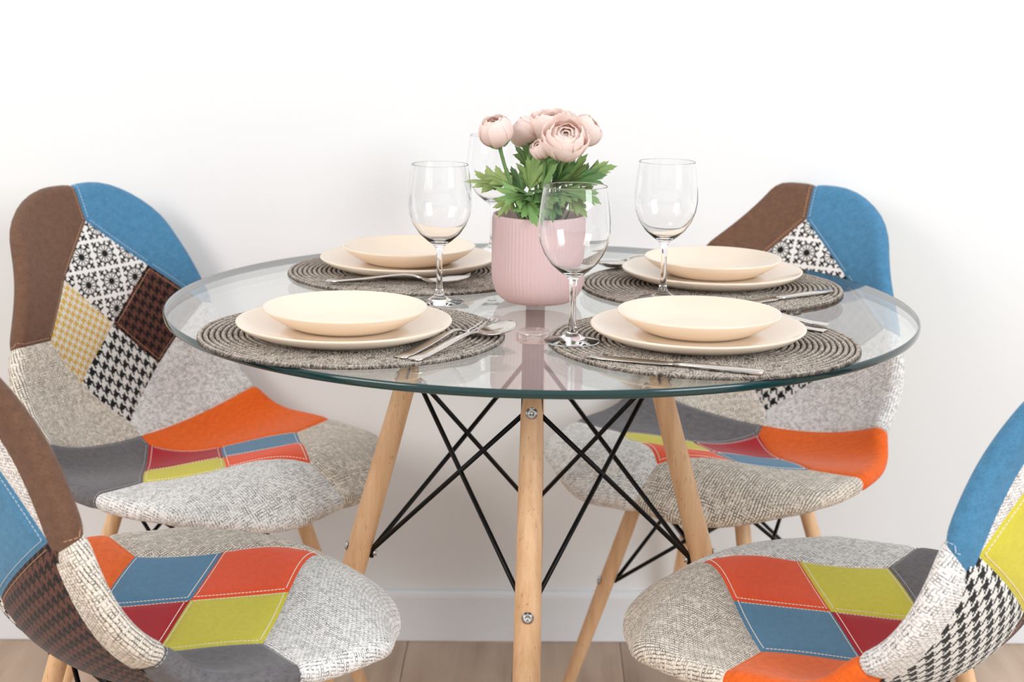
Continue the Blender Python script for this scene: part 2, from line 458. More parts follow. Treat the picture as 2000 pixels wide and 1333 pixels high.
class RearSheet:
    """the far side of the shell, inside the hem"""
    def __init__(self, t0, t1, inset=0.017, ncol=44, nrow=70, off=2 * RR_):
        ts = np.linspace(t0, t1, nrow + 1); ss = np.linspace(-1, 1, ncol + 1)
        tt = np.clip(ts, inset / LT, 1 - inset / LT)
        w = half_width(tt) - inset
        dtop = (1 - tt) * LT - inset; rt = RTOP - inset
        A = ss[None, :] * w[:, None]; B = np.repeat((tt * LT)[:, None], ncol + 1, 1)
        nr, nc = A.shape; idx = np.arange(nr * nc).reshape(nr, nc)
        self.flat = np.stack([A.ravel(), B.ravel()], 1)
        n, _, _ = surf_n(self.flat[:, 0], self.flat[:, 1])
        self.pos = surf(self.flat[:, 0], self.flat[:, 1]) - n * (off - 0.0006); self.nrm = -n
        self.quads = np.array([(idx[i, j], idx[i + 1, j], idx[i + 1, j + 1], idx[i, j + 1]) for i in range(nr - 1) for j in range(nc - 1)])
    def point(self, q):
        t = q[1] / LT
        if not (0.02 < t < 0.985) or abs(q[0]) > half_width(np.array([t]))[0] - 0.018: return None, None
        n = surf_n([q[0]], [q[1]])[0][0]
        return surf([q[0]], [q[1]])[0] - n * (2 * RR_ - 0.0006), -n

def ears(poly):
    idx = list(range(len(poly))); out = []
    cr = lambda a, b, c: (b[0] - a[0]) * (c[1] - a[1]) - (b[1] - a[1]) * (c[0] - a[0])
    area2 = sum(poly[i][0] * poly[(i + 1) % len(poly)][1] - poly[(i + 1) % len(poly)][0] * poly[i][1] for i in range(len(poly)))
    if area2 < 0: idx.reverse()
    guard = 0
    while len(idx) > 3 and guard < 500:
        guard += 1
        for k in range(len(idx)):
            a, b, c = idx[k - 1], idx[k], idx[(k + 1) % len(idx)]
            if cr(poly[a], poly[b], poly[c]) <= 1e-12: continue
            if any(all(cr(p, q, poly[m]) >= -1e-12 for p, q in ((poly[a], poly[b]), (poly[b], poly[c]), (poly[c], poly[a]))) for m in idx if m not in (a, b, c)): continue
            out.append((a, b, c)); idx.pop(k); break
    out.append(tuple(idx)); return out

def seg_dist(P, poly):
    d = np.full(len(P), 9.0)
    for i in range(len(poly)):
        a = np.array(poly[i]); b = np.array(poly[(i + 1) % len(poly)]); ab = b - a
        t = np.clip(((P - a) @ ab) / max(ab @ ab, 1e-12), 0, 1)
        d = np.minimum(d, np.linalg.norm(P - a - t[:, None] * ab, axis=1))
    return d

PUFF = 0.0034
def puff(d): return PUFF * (1 - np.exp(-(d / 0.0075) ** 1.3)) - 0.0008

def cut_patch(sheet, poly, name):
    """the part of the sheet inside poly (flat coordinates), puffed up between its seams"""
    key = {}; verts = []; faces = []
    att = np.concatenate([sheet.flat, sheet.pos, sheet.nrm], 1)
    Q = sheet.quads; QF = sheet.flat[Q]
    lo, hi = QF.min(1), QF.max(1)
    def vid(v):
        k = (round(v[0] * 2e5), round(v[1] * 2e5))
        # hem and face never share flat coordinates, so the flat position is a safe key
        if k not in key: key[k] = len(verts); verts.append(v)
        return key[k]
    for tri in ears(poly):
        T = np.array([poly[i] for i in tri])
        E = [(T[i], T[(i + 1) % 3]) for i in range(3)]
        side = [((QF[:, :, 0] - a[0]) * (b[1] - a[1]) - (QF[:, :, 1] - a[1]) * (b[0] - a[0])) for a, b in E]  # <=0 inside
        outside = np.zeros(len(Q), bool); inside = np.ones(len(Q), bool)
        for s in side: outside |= (s > -1e-12).all(1); inside &= (s <= 1e-12).all(1)
        for q in np.where(inside)[0]:
            faces.append([vid(att[i]) for i in Q[q]])
        for q in np.where(~inside & ~outside)[0]:
            pl = [att[i] for i in Q[q]]
            for a, b in E:
                nx = []; f = lambda v: (v[0] - a[0]) * (b[1] - a[1]) - (v[1] - a[1]) * (b[0] - a[0])
                for i in range(len(pl)):
                    u, w = pl[i - 1], pl[i]; fu, fw = f(u), f(w)
                    if (fu <= 0) != (fw <= 0): nx.append(u + (w - u) * (fu / (fu - fw)))
                    if fw <= 0: nx.append(w)
                pl = nx
                if len(pl) < 3: break
            if len(pl) >= 3:
                ids = []
                for v in pl:
                    i = vid(v)
                    if i not in ids: ids.append(i)
                if len(ids) >= 3: faces.append(ids)
    V = np.array(verts); d = seg_dist(V[:, :2], poly)
    P = V[:, 2:5] + V[:, 5:8] * puff(d)[:, None]
    me = bpy.data.meshes.new(name); me.from_pydata(P.tolist(), [], faces); me.update()
    uv = me.uv_layers.new(name='UVMap')
    li = np.empty(len(me.loops), np.int32); me.loops.foreach_get('vertex_index', li)
    uv.data.foreach_set('uv', V[li, :2].astype(np.float32).ravel())
    me.polygons.foreach_set('use_smooth', np.ones(len(me.polygons), bool)); me.update()
    return me

def stitches(sheet, poly, name, inset=0.0055):
    """short raised thread dashes that run inside the seams of a patch"""
    v, f = [], []; n = len(poly); P = [np.array(p) for p in poly]
    ar = sum(P[i][0] * P[(i + 1) % n][1] - P[(i + 1) % n][0] * P[i][1] for i in range(n)); sg = 1 if ar > 0 else -1
    for i in range(n):
        a, b = P[i], P[(i + 1) % n]; L = np.linalg.norm(b - a)
        if L < 0.01: continue
        t = (b - a) / L; inw = np.array([-t[1], t[0]]) * sg
        s = inset
        while s + 0.0042 < L - inset * 0.6:
            q0 = a + t * s + inw * inset; q1 = a + t * (s + 0.0040) + inw * inset
            s += 0.0056
            if abs(q0[0]) > 0.30 or not -0.05 < q0[1] < 1.07: continue
            if seg_dist(q0[None], poly)[0] < inset * 0.8: continue
            p0, n0 = sheet.point(q0); p1, n1 = sheet.point(q1)
            if p0 is None or p1 is None: continue
            h = float(puff(np.array([inset]))[0])
            d = p1 - p0; d /= np.linalg.norm(d) + 1e-9; sd = np.cross(d, n0); k = len(v)
            for pp, nn in ((p0, n0), (p1, n1)):
                for su, hu in ((-1, 0.0), (-0.6, 1), (0.6, 1), (1, 0.0)):
                    v.append(pp + nn * (h - 0.0002 + hu * 0.0008) + sd * su * 0.00055)
            f += [(k, k + 1, k + 5, k + 4), (k + 1, k + 2, k + 6, k + 5), (k + 2, k + 3, k + 7, k + 6), (k + 3, k + 2, k + 1, k), (k + 4, k + 5, k + 6, k + 7)]
    return mesh(name, v, f, False) if v else None

def st(s, t):
    """seam node: fraction of half width and of length -> flat coordinates"""
    tc = min(max(t, 0.14), 0.9)
    return (s * float(half_width(np.array([tc]))[0]) if abs(s) <= 1.01 else math.copysign(0.34, s), t * LT)

NODE = dict(B1=(0.0, 1.12), B2=(0.02, 0.948), B3=(-0.47, 0.857), B4=(-0.674, 0.762), B5=(-2, 0.764), B6=(0.04, 0.767), B7=(0.60, 0.857),
            B8=(2, 0.735), B8i=(0.97, 0.774), B9=(0.403, 0.68), B10=(-0.03, 0.587), B11=(-0.38, 0.678),
            S1=(-0.005, 0.552), S13=(-2, 0.552), S2=(2, 0.556), S5=(0.0, 0.527), F=(0.02, 0.064), L=(0.69, 0.298), R=(-0.68, 0.296),
            FL=(0.37, 0.186), FR=(-0.34, 0.184), C=(0.015, 0.304), RL=(0.355, 0.418), RR=(-0.345, 0.42),
            OL=(2, 0.298), GR=(-2, 0.296), FC=(0.03, -0.12), TL=(2, 1.12), TR=(-2, 1.12), XL=(2, -0.12), XR=(-2, -0.12))
ND = {k: st(*v) for k, v in NODE.items()}
FRONT = [  # name, fabric, polygon, thread, label
    ('back_corner_patch', 'brown', 'B1 B2 B3 B4 B5 TR', 't', 'brown suede patch at the top corner of the backrest'),
    ('back_corner_patch', 'blue', 'B1 TL B8 B8i B7 B2', 'b', 'blue denim patch at the top corner of the backrest'),
    ('diamond_patch', 'floral', 'B2 B7 B6 B3', None, 'white patch printed with black rosettes'),
    ('diamond_patch', 'yhound', 'B3 B6 B11 B4', None, 'mustard and white houndstooth patch'),
    ('diamond_patch', 'bhound', 'B7 B8i B9 B6', 't', 'dark brown houndstooth patch'),
    ('diamond_patch', 'whound', 'B6 B9 B10 B11', None, 'black and white houndstooth patch'),
    ('back_side_patch', 'cream', 'B5 B4 B11 B10 S1 S13', None, 'cream tweed patch on the lower backrest'),
    ('back_side_patch', 'white', 'B8 S2 S1 B10 B9 B8i', None, 'white tweed patch on the lower backrest'),
    ('seat_side_patch', 'orange', 'S2 OL L RL S5 S1', 'o', 'orange velvet patch on the seat side'),
    ('seat_side_patch', 'grey', 'S1 S5 RR R GR S13', 'g', 'grey chenille patch on the seat side'),
    ('seat_diamond_patch', 'red', 'S5 RL C RR', 'w', 'crimson patch'),
    ('seat_diamond_patch', 'steel', 'RL L FL C', 'w', 'steel blue patch'),
    ('seat_diamond_patch', 'lime', 'RR C FR R', 'w', 'lime yellow patch'),
    ('seat_diamond_patch', 'coral', 'C FL F FR', 'w', 'coral red patch'),
    ('seat_front_patch', 'beige', 'L OL XL FC F FL', None, 'beige tweed patch at the seat front'),
    ('seat_front_patch', 'white', 'R FR F FC XR GR', None, 'white tweed patch at the seat front'),
]
RN = {k: st(*v) for k, v in dict(T=(0, .962), VR=(-.86, .754), VL=(.86, .754), Bo=(0, .63), RX=(-2, .754), LX=(2, .754), Lo=(0, .40), RLo=(-2, .40), LLo=(2, .40),
                                TT=(0, 1.12), TRX=(-2, 1.12), TLX=(2, 1.12)).items()}
REAR = [('rear_patch', 'blue', 'T VR Bo', 'b', 'blue denim patch on the rear of the backrest'),
        ('rear_patch', 'lime', 'T Bo VL', 'w', 'lime patch on the rear of the backrest'),
        ('rear_patch', 'bhound', 'VR RX RLo Lo Bo', 't', 'dark brown houndstooth patch on the rear of the backrest'),
        ('rear_patch', 'whound', 'VL Bo Lo LLo LX', None, 'black and white houndstooth patch on the rear of the backrest'),
        ('rear_patch', 'white', 'T TT TRX RX VR', None, 'white tweed patch on the rear of the backrest'),
        ('rear_patch', 'white', 'T VL LX TLX TT', None, 'white tweed patch on the rear of the backrest')]

CHAIR_T, CHAIR_B, CHAIR_X0 = (0.092, 0.084), (0.170, 0.189), -0.019
def chair_leg_pt(sx, sy, z):
    k = z / 0.40
    return Vector((CHAIR_X0 + sx * (CHAIR_B[0] + (CHAIR_T[0] - CHAIR_B[0]) * k), sy * (CHAIR_B[1] + (CHAIR_T[1] - CHAIR_B[1]) * k), z))

def leg_mesh(name, p0, p1, r_bot, r_mid, r_top):
    P = [p0 + (p1 - p0) * k for k in (0, 0.01, 0.25, 0.5, 0.75, 0.97, 1.0)]
    R = [r_bot * 0.9, r_bot, r_bot + (r_mid - r_bot) * 0.6, r_mid, (r_mid + r_top) / 2, r_top, r_top * 0.86]
    return tube(name, P, R, 20)

def bolt_mesh(name, r=0.0068):
    v, f = [], []; seg = 16; prof = [(r * 1.25, 0), (r * 1.25, 0.0008), (r, 0.0012), (r * 0.95, 0.0030), (r * 0.5, 0.0034), (r * 0.45, 0.0018), (0.0001, 0.0018)]
    return lathe(name, prof, seg)
M_BOLTDARK = M_STEEL

def build_chair():
    root = empty('dining_chair')
    sh = Sheet()
    for nm, fab, poly, thr, lab in FRONT:
        pg = [ND[k] for k in poly.split()]
        o = obj(nm, cut_patch(sh, pg, nm), FAB[fab], root); o['label'] = lab
        if thr:
            me = stitches(sh, pg, 'stitching')
            if me: obj('stitching', me, THREAD[thr], o)
    rs = RearSheet(0.50, 1.0)
    for nm, fab, poly, thr, lab in REAR:
        pg = [RN[k] for k in poly.split()]
        o = obj(nm, cut_patch(rs, pg, nm), FAB[fab], root); o['label'] = lab
        if thr:
            me = stitches(rs, pg, 'stitching')
            if me: obj('stitching', me, THREAD[thr], o)
    us = RearSheet(0.0, 0.515, ncol=30, nrow=40)
    me = mesh('seat_underside', us.pos, us.quads); o = obj('seat_underside', me, M_SHELL, root); o['label'] = 'dark underside of the seat shell'
    # base
    for sx in (1, -1):
        for sy in (1, -1):
            top = chair_leg_pt(sx, sy, 0.408 if sx > 0 else 0.386)
            lg = obj('leg', leg_mesh('leg', chair_leg_pt(sx, sy, 0.0), top, 0.0095, 0.0125, 0.0120), M_BEECH, root)
            for z in (0.372, 0.215):
                p = chair_leg_pt(sx, sy, z); d = Vector((sx * 0.6, sy * 0.8, 0.25)).normalized()
                b = obj('bolt', bolt_mesh('bolt'), M_STEEL, lg)
                b.rotation_euler = d.to_track_quat('Z', 'Y').to_euler(); b.location = p + d * 0.0115
    ring = [(1, 1), (-1, 1), (-1, -1), (1, -1)]
    for i in range(4):
        a, b = ring[i], ring[(i + 1) % 4]
        for u, w in ((a, b), (b, a)):
            p, q = chair_leg_pt(u[0], u[1], 0.372), chair_leg_pt(w[0], w[1], 0.215)
            inw = lambda v: Vector((v.x - CHAIR_X0, v.y, 0)).normalized() * 0.013
            obj('brace_rod', tube('brace_rod', [p - inw(p), q - inw(q)], 0.0032, 8), M_BLACK, root)
    for sx in (1, -1):
        z = 0.404 if sx > 0 else 0.384
        a, b = chair_leg_pt(sx, 1, z), chair_leg_pt(sx, -1, z)
        obj('mount_bar', tube('mount_bar', [a, b], 0.006, 8), M_BLACK, root)
    return root

def copy_tree(o, parent=None):
    c = o.copy(); COL.objects.link(c)
    if parent is not None:
        c.parent = parent; c.matrix_parent_inverse = o.matrix_parent_inverse.copy()
    for ch in o.children: copy_tree(ch, c)
    return c

chair = build_chair()
CHAIRS = [((-0.5043, 0.2799), -0.5662, 'patchwork dining chair by the wall at the left, its whole backrest front in view'),
          ((0.2874, 0.3740), -2.1834, 'patchwork dining chair against the wall at the right, partly behind the glass table'),
          ((-0.4235, -0.3374), 0.6525, 'patchwork dining chair in the left foreground, rear of its backrest cut by the photo edge'),
          ((0.3695, -0.3220), 2.5218, 'patchwork dining chair in the right foreground, blue rimmed backrest turned to the camera')]
for i, (xy, rz, lab) in enumerate(CHAIRS):
    c = chair if i == 0 else copy_tree(chair)
    c.location = (xy[0], xy[1], 0.0); c.rotation_euler = (0, 0, rz)
    tag(c, lab, 'chair', 'patchwork chairs around the table')

# ------------------------------------------------------------------ the glass table
TZ = 0.75; GT = 0.010
def t_glass_sheet():
    t = NT('clear_tabletop_glass'); t.n.remove(t.b)
    tr = t.node('ShaderNodeBsdfTransparent'); tr.inputs[0].default_value = (0.955, 0.975, 0.968, 1)
    gl = t.node('ShaderNodeBsdfGlossy'); gl.inputs['Roughness'].default_value = 0.0; gl.inputs['Color'].default_value = (1, 1, 1, 1)
    fr = t.node('ShaderNodeFresnel'); ge = t.node('ShaderNodeNewGeometry')
    t.inp(fr.inputs['IOR'], t.math('ADD', 1.5, t.math('MULTIPLY', ge.outputs['Backfacing'], 1 / 1.5 - 1.5)))
    mx = t.node('ShaderNodeMixShader'); t.l.new(fr.outputs[0], mx.inputs[0]); t.l.new(tr.outputs[0], mx.inputs[1]); t.l.new(gl.outputs[0], mx.inputs[2])
    t.l.new(mx.outputs[0], t.out.inputs[0]); return t.m
def t_glass(name, tint=(1, 1, 1, 1)):
    t = NT(name); t.set(Base_Color=tint, Roughness=0.0, Transmission_Weight=1.0, IOR=1.42); return t.m
M_SHEET = t_glass_sheet()
M_EDGE = NT('green_glass_edge').set(Base_Color=lin(20, 54, 54), Roughness=0.1, Transmission_Weight=0.0, IOR=1.5, Coat_Weight=0.3).m
M_GLASS = t_glass('wine_glass_crystal')

table = empty('glass_dining_table', (0, 0, 0))
tag(table, 'round clear glass dining table on four beech legs with black wire braces', 'table')
def top_mesh():
    prof = [(0.0, TZ), (0.4975, TZ), (0.4992, TZ - 0.0008), (0.5, TZ - 0.0028), (0.5, TZ - 0.0072), (0.4992, TZ - 0.0092), (0.4975, TZ - GT), (0.0, TZ - GT)]
    v, f, mi = [], [], []; seg = 160
    for i in range(seg):
        a = 2 * PI * i / seg
        for r, z in prof[1:-1]: v.append((r * math.cos(a), r * math.sin(a), z))
    n = len(prof) - 2
    f.append(tuple(i * n for i in range(seg))); mi.append(0)
    f.append(tuple(i * n + n - 1 for i in range(seg - 1, -1, -1))); mi.append(0)
    for i in range(seg):
        j = (i + 1) % seg
        for k in range(n - 1): f.append((i * n + k, i * n + k + 1, j * n + k + 1, j * n + k)); mi.append(1)
    me = mesh('glass_top', v, f, False); me.materials.append(M_SHEET); me.materials.append(M_EDGE)
    me.polygons.foreach_set('material_index', mi)
    for p in me.polygons: p.use_smooth = p.material_index == 1
    return me
o = obj('glass_top', top_mesh(), None, table); o['label'] = 'round clear glass top with a green polished edge'

LEG_PH, LEG_C = -0.0029, Vector((-0.0079, 0, 0))
def tleg(k, z):
    a = LEG_PH + k * PI / 2; r = 0.3457 + (0.1561 - 0.3457) * z / 0.70
    return LEG_C + Vector((r * math.cos(a), r * math.sin(a), z))
def trad(k): a = LEG_PH + k * PI / 2; return Vector((math.cos(a), math.sin(a), 0))
for k in range(4):
    lg = obj('leg', leg_mesh('leg', tleg(k, 0.0), tleg(k, 0.657), 0.0150, 0.0177, 0.0142), M_BEECH, table)
    r = trad(k); nrm = Vector((r.x, r.y, 0.27)).normalized()
    for z, off in ((0.638, 0.0132), (0.392, 0.0168)):
        b = obj('bolt', bolt_mesh('bolt', 0.0062), M_STEEL, lg)
        b.rotation_euler = nrm.to_track_quat('Z', 'Y').to_euler(); b.location = tleg(k, z) + nrm * off
        nt = obj('nut', tube('nut', [tleg(k, z) - nrm * 0.014, tleg(k, z) - nrm * 0.026], 0.0042, 6), M_STEEL, lg)
def bar_mesh(k):
    """flat metal strap: in the slot of the leg and up along it to the pad under the glass"""
    r = trad(k); tan = Vector((-r.y, r.x, 0)); hw, th = 0.0138, 0.002
    d = (tleg(k, 0.7) - tleg(k, 0.6)).normalized(); perp = Vector((r.x * -d.z, r.y * -d.z, math.hypot(d.x, d.y)))
    pts = [tleg(k, 0.628), tleg(k, 0.66), tleg(k, 0.714), tleg(k, 0.7262)]
    nr = [perp] * 4
    v, f = [], []
    for p, n in zip(pts, nr):
        for s, q in ((-1, -1), (1, -1), (1, 1), (-1, 1)): v.append(p + tan * hw * s + n * th * q)
    for i in range(len(pts) - 1):
        for a in range(4): b = (a + 1) % 4; f.append((i * 4 + a, i * 4 + b, i * 4 + 4 + b, i * 4 + 4 + a))
    f += [(3, 2, 1, 0), tuple(len(pts) * 4 - 4 + a for a in range(4))]
    return mesh('support_strap', v, f, False)
M_STRAP = plain('dark_grey_strap', (62, 56, 58), 0.4, 0.5)
M_PAD = NT('pad_metal').set(Base_Color=lin(225, 222, 218), Roughness=0.15, Metallic=0.85).m
for k in range(4):
    obj('support_strap', bar_mesh(k), M_STRAP, table)
    pm = lathe('glass_pad', [(0.0, 0.7252), (0.020, 0.7252), (0.0222, 0.7275), (0.0222, 0.7385), (0.0212, 0.7398), (0.0, 0.7398)], 40)
    pd = obj('glass_pad', pm, M_PAD, table); c = tleg(k, 0.735) ; pd.location = (c.x, c.y, 0)
for k in range(4):
    for d in (1, -1):
        a, b = tleg(k, 0.635), tleg((k + d) % 4, 0.392)
        ra, rb = trad(k), trad((k + d) % 4)
        side = (b - a); side.z = 0; side.normalize()
        obj('brace_rod', tube('brace_rod', [a - ra * 0.012 + side * 0.010, b - rb * 0.016 - side * 0.004, b - rb * 0.017 - Vector((0, 0, 0.012))], 0.0034, 10), M_BLACK, table)

# ------------------------------------------------------------------ place mats
def t_mat():
    t = NT('braided_cord'); t.set(Roughness=0.85, Specular_IOR_Level=0.25)
    x, y, _ = t.sep(t.uv())
    p = 0.0042
    wob = t.noise(t.objco(), 55, 2)
    xx = t.math('ADD', t.math('DIVIDE', x, p), t.math('MULTIPLY', wob, 9.0))
    a = t.math('FRACT', t.math('ADD', xx, t.math('MULTIPLY', y, 0.9))); b = t.math('FRACT', t.math('SUBTRACT', xx, t.math('MULTIPLY', y, 0.9)))
    up = t.math('GREATER_THAN', y, 0.5)
    s = t.math('SINE', t.math('MULTIPLY', a, PI)); s2 = t.math('SINE', t.math('MULTIPLY', b, PI))
    h = t.math('ADD', t.math('MULTIPLY', up, s), t.math('MULTIPLY', t.math('SUBTRACT', 1.0, up), s2))
    cell = t.white(t.math('FLOOR', xx), up)
    ridge = t.math('SINE', t.math('MULTIPLY', y, PI))
    f = t.math('ADD', t.math('ADD', t.math('MULTIPLY', h, 0.28), t.math('MULTIPLY', cell, 0.22)), t.math('MULTIPLY', ridge, 0.5))
    t.set(Base_Color=t.ramp(f, [(0.16, lin(56, 50, 47)), (0.50, lin(142, 131, 121)), (0.95, lin(212, 199, 185))]))
    t.bump(h, 0.8, 0.0015); return t.m
M_MAT = t_mat()
def mat_mesh(R=0.186, pitch=0.0071, h=0.0052):
    prof = [(-0.5, 0.12), (-0.46, 0.55), (-0.27, 0.92), (0, 1.0), (0.27, 0.92), (0.46, 0.55), (0.5, 0.12), (0.3, 0.0), (-0.3, 0.0)]
    n = len(prof); v, f, uv = [], [], []; th = 0.0; length = 0.0; r = 0.002; rings = 0
    while r < R:
        c, s = math.cos(th), math.sin(th)
        for i, (du, dz) in enumerate(prof):
            rr = max(r + du * pitch, 0.0); v.append((rr * c, rr * s, dz * h)); uv.append((length, (du + 0.5)))
        if rings:
            for k in range(n):
                l = (k + 1) % n; b = (rings - 1) * n
                f.append((b + k, b + n + k, b + n + l, b + l))
        rings += 1; step = min(0.0065 / max(r, 0.004), 0.5); th += step; length += step * r; r += pitch * step / (2 * PI)
    f.append(tuple((rings - 1) * n + k for k in range(n)))
    me = mesh('placemat', v, f); u = me.uv_layers.new(name='UVMap')
    for lp in me.loops: u.data[lp.index].uv = uv[lp.vertex_index]
    me.materials.append(M_MAT); return me
MAT_ME = mat_mesh()
def end_angle():
    v = MAT_ME.vertices[len(MAT_ME.vertices) - 5].co; return math.atan2(v.y, v.x)
MZ = TZ + 0.0003
SET = {  # mat centre, plate centre
    'FL': ((-0.2290, -0.2420), (-0.2332, -0.2688)), 'BL': ((-0.1870, 0.1960), (-0.1958, 0.1988)),
    'FR': ((0.1935, -0.2560), (0.1879, -0.2599)), 'BR': ((0.2430, 0.1190), (0.2440, 0.1420))}
WHERE = {'FL': 'front left setting, nearest the left foreground chair', 'BL': 'rear left setting, beside the left wall chair',
         'FR': 'front right setting, nearest the right foreground chair', 'BR': 'rear right setting, before the right wall chair'}
END = {'FL': 2.4, 'BL': 1.9, 'FR': 1.2, 'BR': -1.0}
for k, (mc, pc) in SET.items():
    o = obj('placemat', MAT_ME); o.location = (mc[0], mc[1], MZ); o.rotation_euler = (0, 0, END[k] - end_angle())
    tag(o, 'round grey braided place mat of the ' + WHERE[k], 'place mat', 'braided place mats')

# ------------------------------------------------------------------ plates
def t_plate():
    t = NT('cream_stoneware'); t.set(Base_Color=lin(242, 223, 201), Roughness=0.22, Coat_Weight=0.35, Coat_Roughness=0.08, Subsurface_Weight=0.0); return t.m
M_PLATE = t_plate()
DINNER = lathe('dinner_plate', [(0.0, 0.0102), (0.074, 0.0102), (0.084, 0.0106), (0.100, 0.0132), (0.116, 0.0170), (0.1258, 0.0198), (0.1276, 0.0202), (0.1284, 0.0190), (0.1278, 0.0172),
                                (0.120, 0.0112), (0.106, 0.0058), (0.092, 0.0036), (0.088, 0.0004), (0.086, 0.0), (0.082, 0.0), (0.080, 0.0014), (0.078, 0.0050), (0.0, 0.0052)], 96)
SIDE = lathe('side_plate', [(0.0, 0.0048), (0.050, 0.0048), (0.058, 0.0056), (0.072, 0.0108), (0.087, 0.0190), (0.0955, 0.0250), (0.0970, 0.0256), (0.0978, 0.0246), (0.0970, 0.0228),
                            (0.088, 0.0150), (0.074, 0.0062), (0.062, 0.0014), (0.059, 0.0), (0.055, 0.0), (0.053, 0.0012), (0.0, 0.0014)], 96)
for m in (DINNER, SIDE): m.materials.append(M_PLATE)
for k, (mc, pc) in SET.items():
    z = MZ + 0.0053
    o = obj('dinner_plate', DINNER); o.location = (pc[0], pc[1], z); tag(o, 'large cream dinner plate of the ' + WHERE[k], 'plate', 'dinner plates')
    o = obj('side_plate', SIDE); o.location = (pc[0] + 0.001, pc[1] + 0.002, z + 0.0104); tag(o, 'small cream plate stacked at the ' + WHERE[k], 'plate', 'small plates')

# ------------------------------------------------------------------ wine glasses
def glass_me():
    out = [(0.0, 0.0), (0.030, 0.0), (0.0328, 0.0006), (0.0332, 0.0014), (0.0322, 0.0022), (0.024, 0.0036), (0.013, 0.0060), (0.0072, 0.0105), (0.0048, 0.018), (0.0040, 0.030),
           (0.0038, 0.050), (0.0041, 0.066), (0.0052, 0.074), (0.0088, 0.0790), (0.0170, 0.0845), (0.0270, 0.0935), (0.0352, 0.1060), (0.0404, 0.1195), (0.0424, 0.1320),
           (0.0420, 0.1460), (0.0404, 0.1620), (0.0386, 0.1760), (0.03745, 0.1840), (0.0373, 0.1850), (0.03724, 0.1854)]
    inn = [(0.0371, 0.18555), (0.0369, 0.18555), (0.03676, 0.1854), (0.0367, 0.1850), (0.03685, 0.1840), (0.0380, 0.1760), (0.0398, 0.1620), (0.0414, 0.1460), (0.0418, 0.1320), (0.0398, 0.1196), (0.0345, 0.1064), (0.0260, 0.0945), (0.0162, 0.0862), (0.0080, 0.0828), (0.0, 0.0820)]
    me = lathe('wine_glass', out + inn, 72); me.materials.append(M_GLASS); return me
GLASS = glass_me()
MTOP = MZ + 0.0053
for px, py, zb, xy, lab in ((1117, 668, MTOP, None, 'empty stemmed wine glass nearest the camera, in front of the pink pot'),
                            (858, 592, TZ + 0.0003, None, 'empty stemmed wine glass between the two left settings'),
                            (1294, 584, MTOP, None, 'empty stemmed wine glass between the two right settings'),
                            (0, 0, TZ + 0.0003, (-0.078, 0.400), 'empty stemmed wine glass half hidden behind the flowers')):
    loc = at(px, py, 2, zb) if xy is None else Vector((xy[0], xy[1], zb))
    o = obj('wine_glass', GLASS); o.location = (loc.x, loc.y, zb); tag(o, lab, 'wine glass', 'wine glasses on the table')

# ------------------------------------------------------------------ cutlery (local x runs from handle end to tip)
def strip(name, stations, seg=10):
    """stations: (x, z centre, half width, half thickness, cup depth) -> smooth closed bar with a dished top"""
    v, f = [], []; us = [-1, -0.86, -0.5, 0, 0.5, 0.86, 1]; n = len(us) * 2
    for x, z, hw, ht, cup in stations:
        for u in us: v.append((x, u * hw, z + ht * (1 - 0.5 * abs(u) ** 3) - cup * (1 - u * u)))
        for u in reversed(us): v.append((x, u * hw, z - ht * (1 - 0.5 * abs(u) ** 3) - cup * (1 - u * u)))
    for i in range(len(stations) - 1):
        for k in range(n):
            l = (k + 1) % n; f.append((i * n + k, i * n + l, (i + 1) * n + l, (i + 1) * n + k))
    f += [tuple(range(n - 1, -1, -1)), tuple((len(stations) - 1) * n + k for k in range(n))]
    me = mesh(name, v, f)
    bm = bmesh.new(); bm.from_mesh(me); bmesh.ops.recalc_face_normals(bm, faces=bm.faces); bm.to_mesh(me); bm.free()
    me.materials.append(M_CUTLERY); return me
HANDLE = [(0.0, 0.0016, 0.0060, 0.0006, 0), (0.0006, 0.0016, 0.0078, 0.0013, 0), (0.02, 0.0024, 0.0078, 0.0014, 0), (0.055, 0.0062, 0.0066, 0.0014, 0), (0.09, 0.0112, 0.0048, 0.0015, 0),
          (0.110, 0.0130, 0.0034, 0.0017, 0), (0.122, 0.0122, 0.0030, 0.0018, 0), (0.134, 0.0088, 0.0034, 0.0017, 0)]
ME_HANDLE = strip('handle', HANDLE)
ME_BOWL = strip('bowl', [(0.133, 0.0090, 0.0034, 0.0016, 0), (0.140, 0.0072, 0.0085, 0.0009, 0.0014), (0.148, 0.0074, 0.0150, 0.0007, 0.0040), (0.160, 0.0084, 0.0195, 0.0007, 0.0064), (0.172, 0.0094, 0.0205, 0.0007, 0.0070),
                         (0.184, 0.0106, 0.0185, 0.0007, 0.0058), (0.193, 0.0118, 0.0135, 0.0007, 0.0034), (0.198, 0.0126, 0.0075, 0.0007, 0.0012), (0.2, 0.0130, 0.0015, 0.0005, 0)])
ME_FORKHEAD = strip('fork_head', [(0.133, 0.0090, 0.0034, 0.0016, 0), (0.141, 0.0060, 0.0080, 0.0010, 0.0005), (0.149, 0.0042, 0.0118, 0.0009, 0.0010), (0.158, 0.0036, 0.0122, 0.0009, 0.0010)])
ME_TINE = strip('tine', [(0.157, 0.0036, 0.0017, 0.0009, 0), (0.172, 0.0050, 0.0014, 0.0008, 0), (0.188, 0.0086, 0.0012, 0.0007, 0), (0.2, 0.0128, 0.0006, 0.0004, 0)])
ME_KHANDLE = strip('knife_handle', [(0.0, 0.0030, 0.0050, 0.0016, 0), (0.0008, 0.0030, 0.0066, 0.0028, 0), (0.04, 0.0030, 0.0068, 0.0029, 0), (0.09, 0.0030, 0.0056, 0.0026, 0), (0.102, 0.0030, 0.0050, 0.0020, 0)])
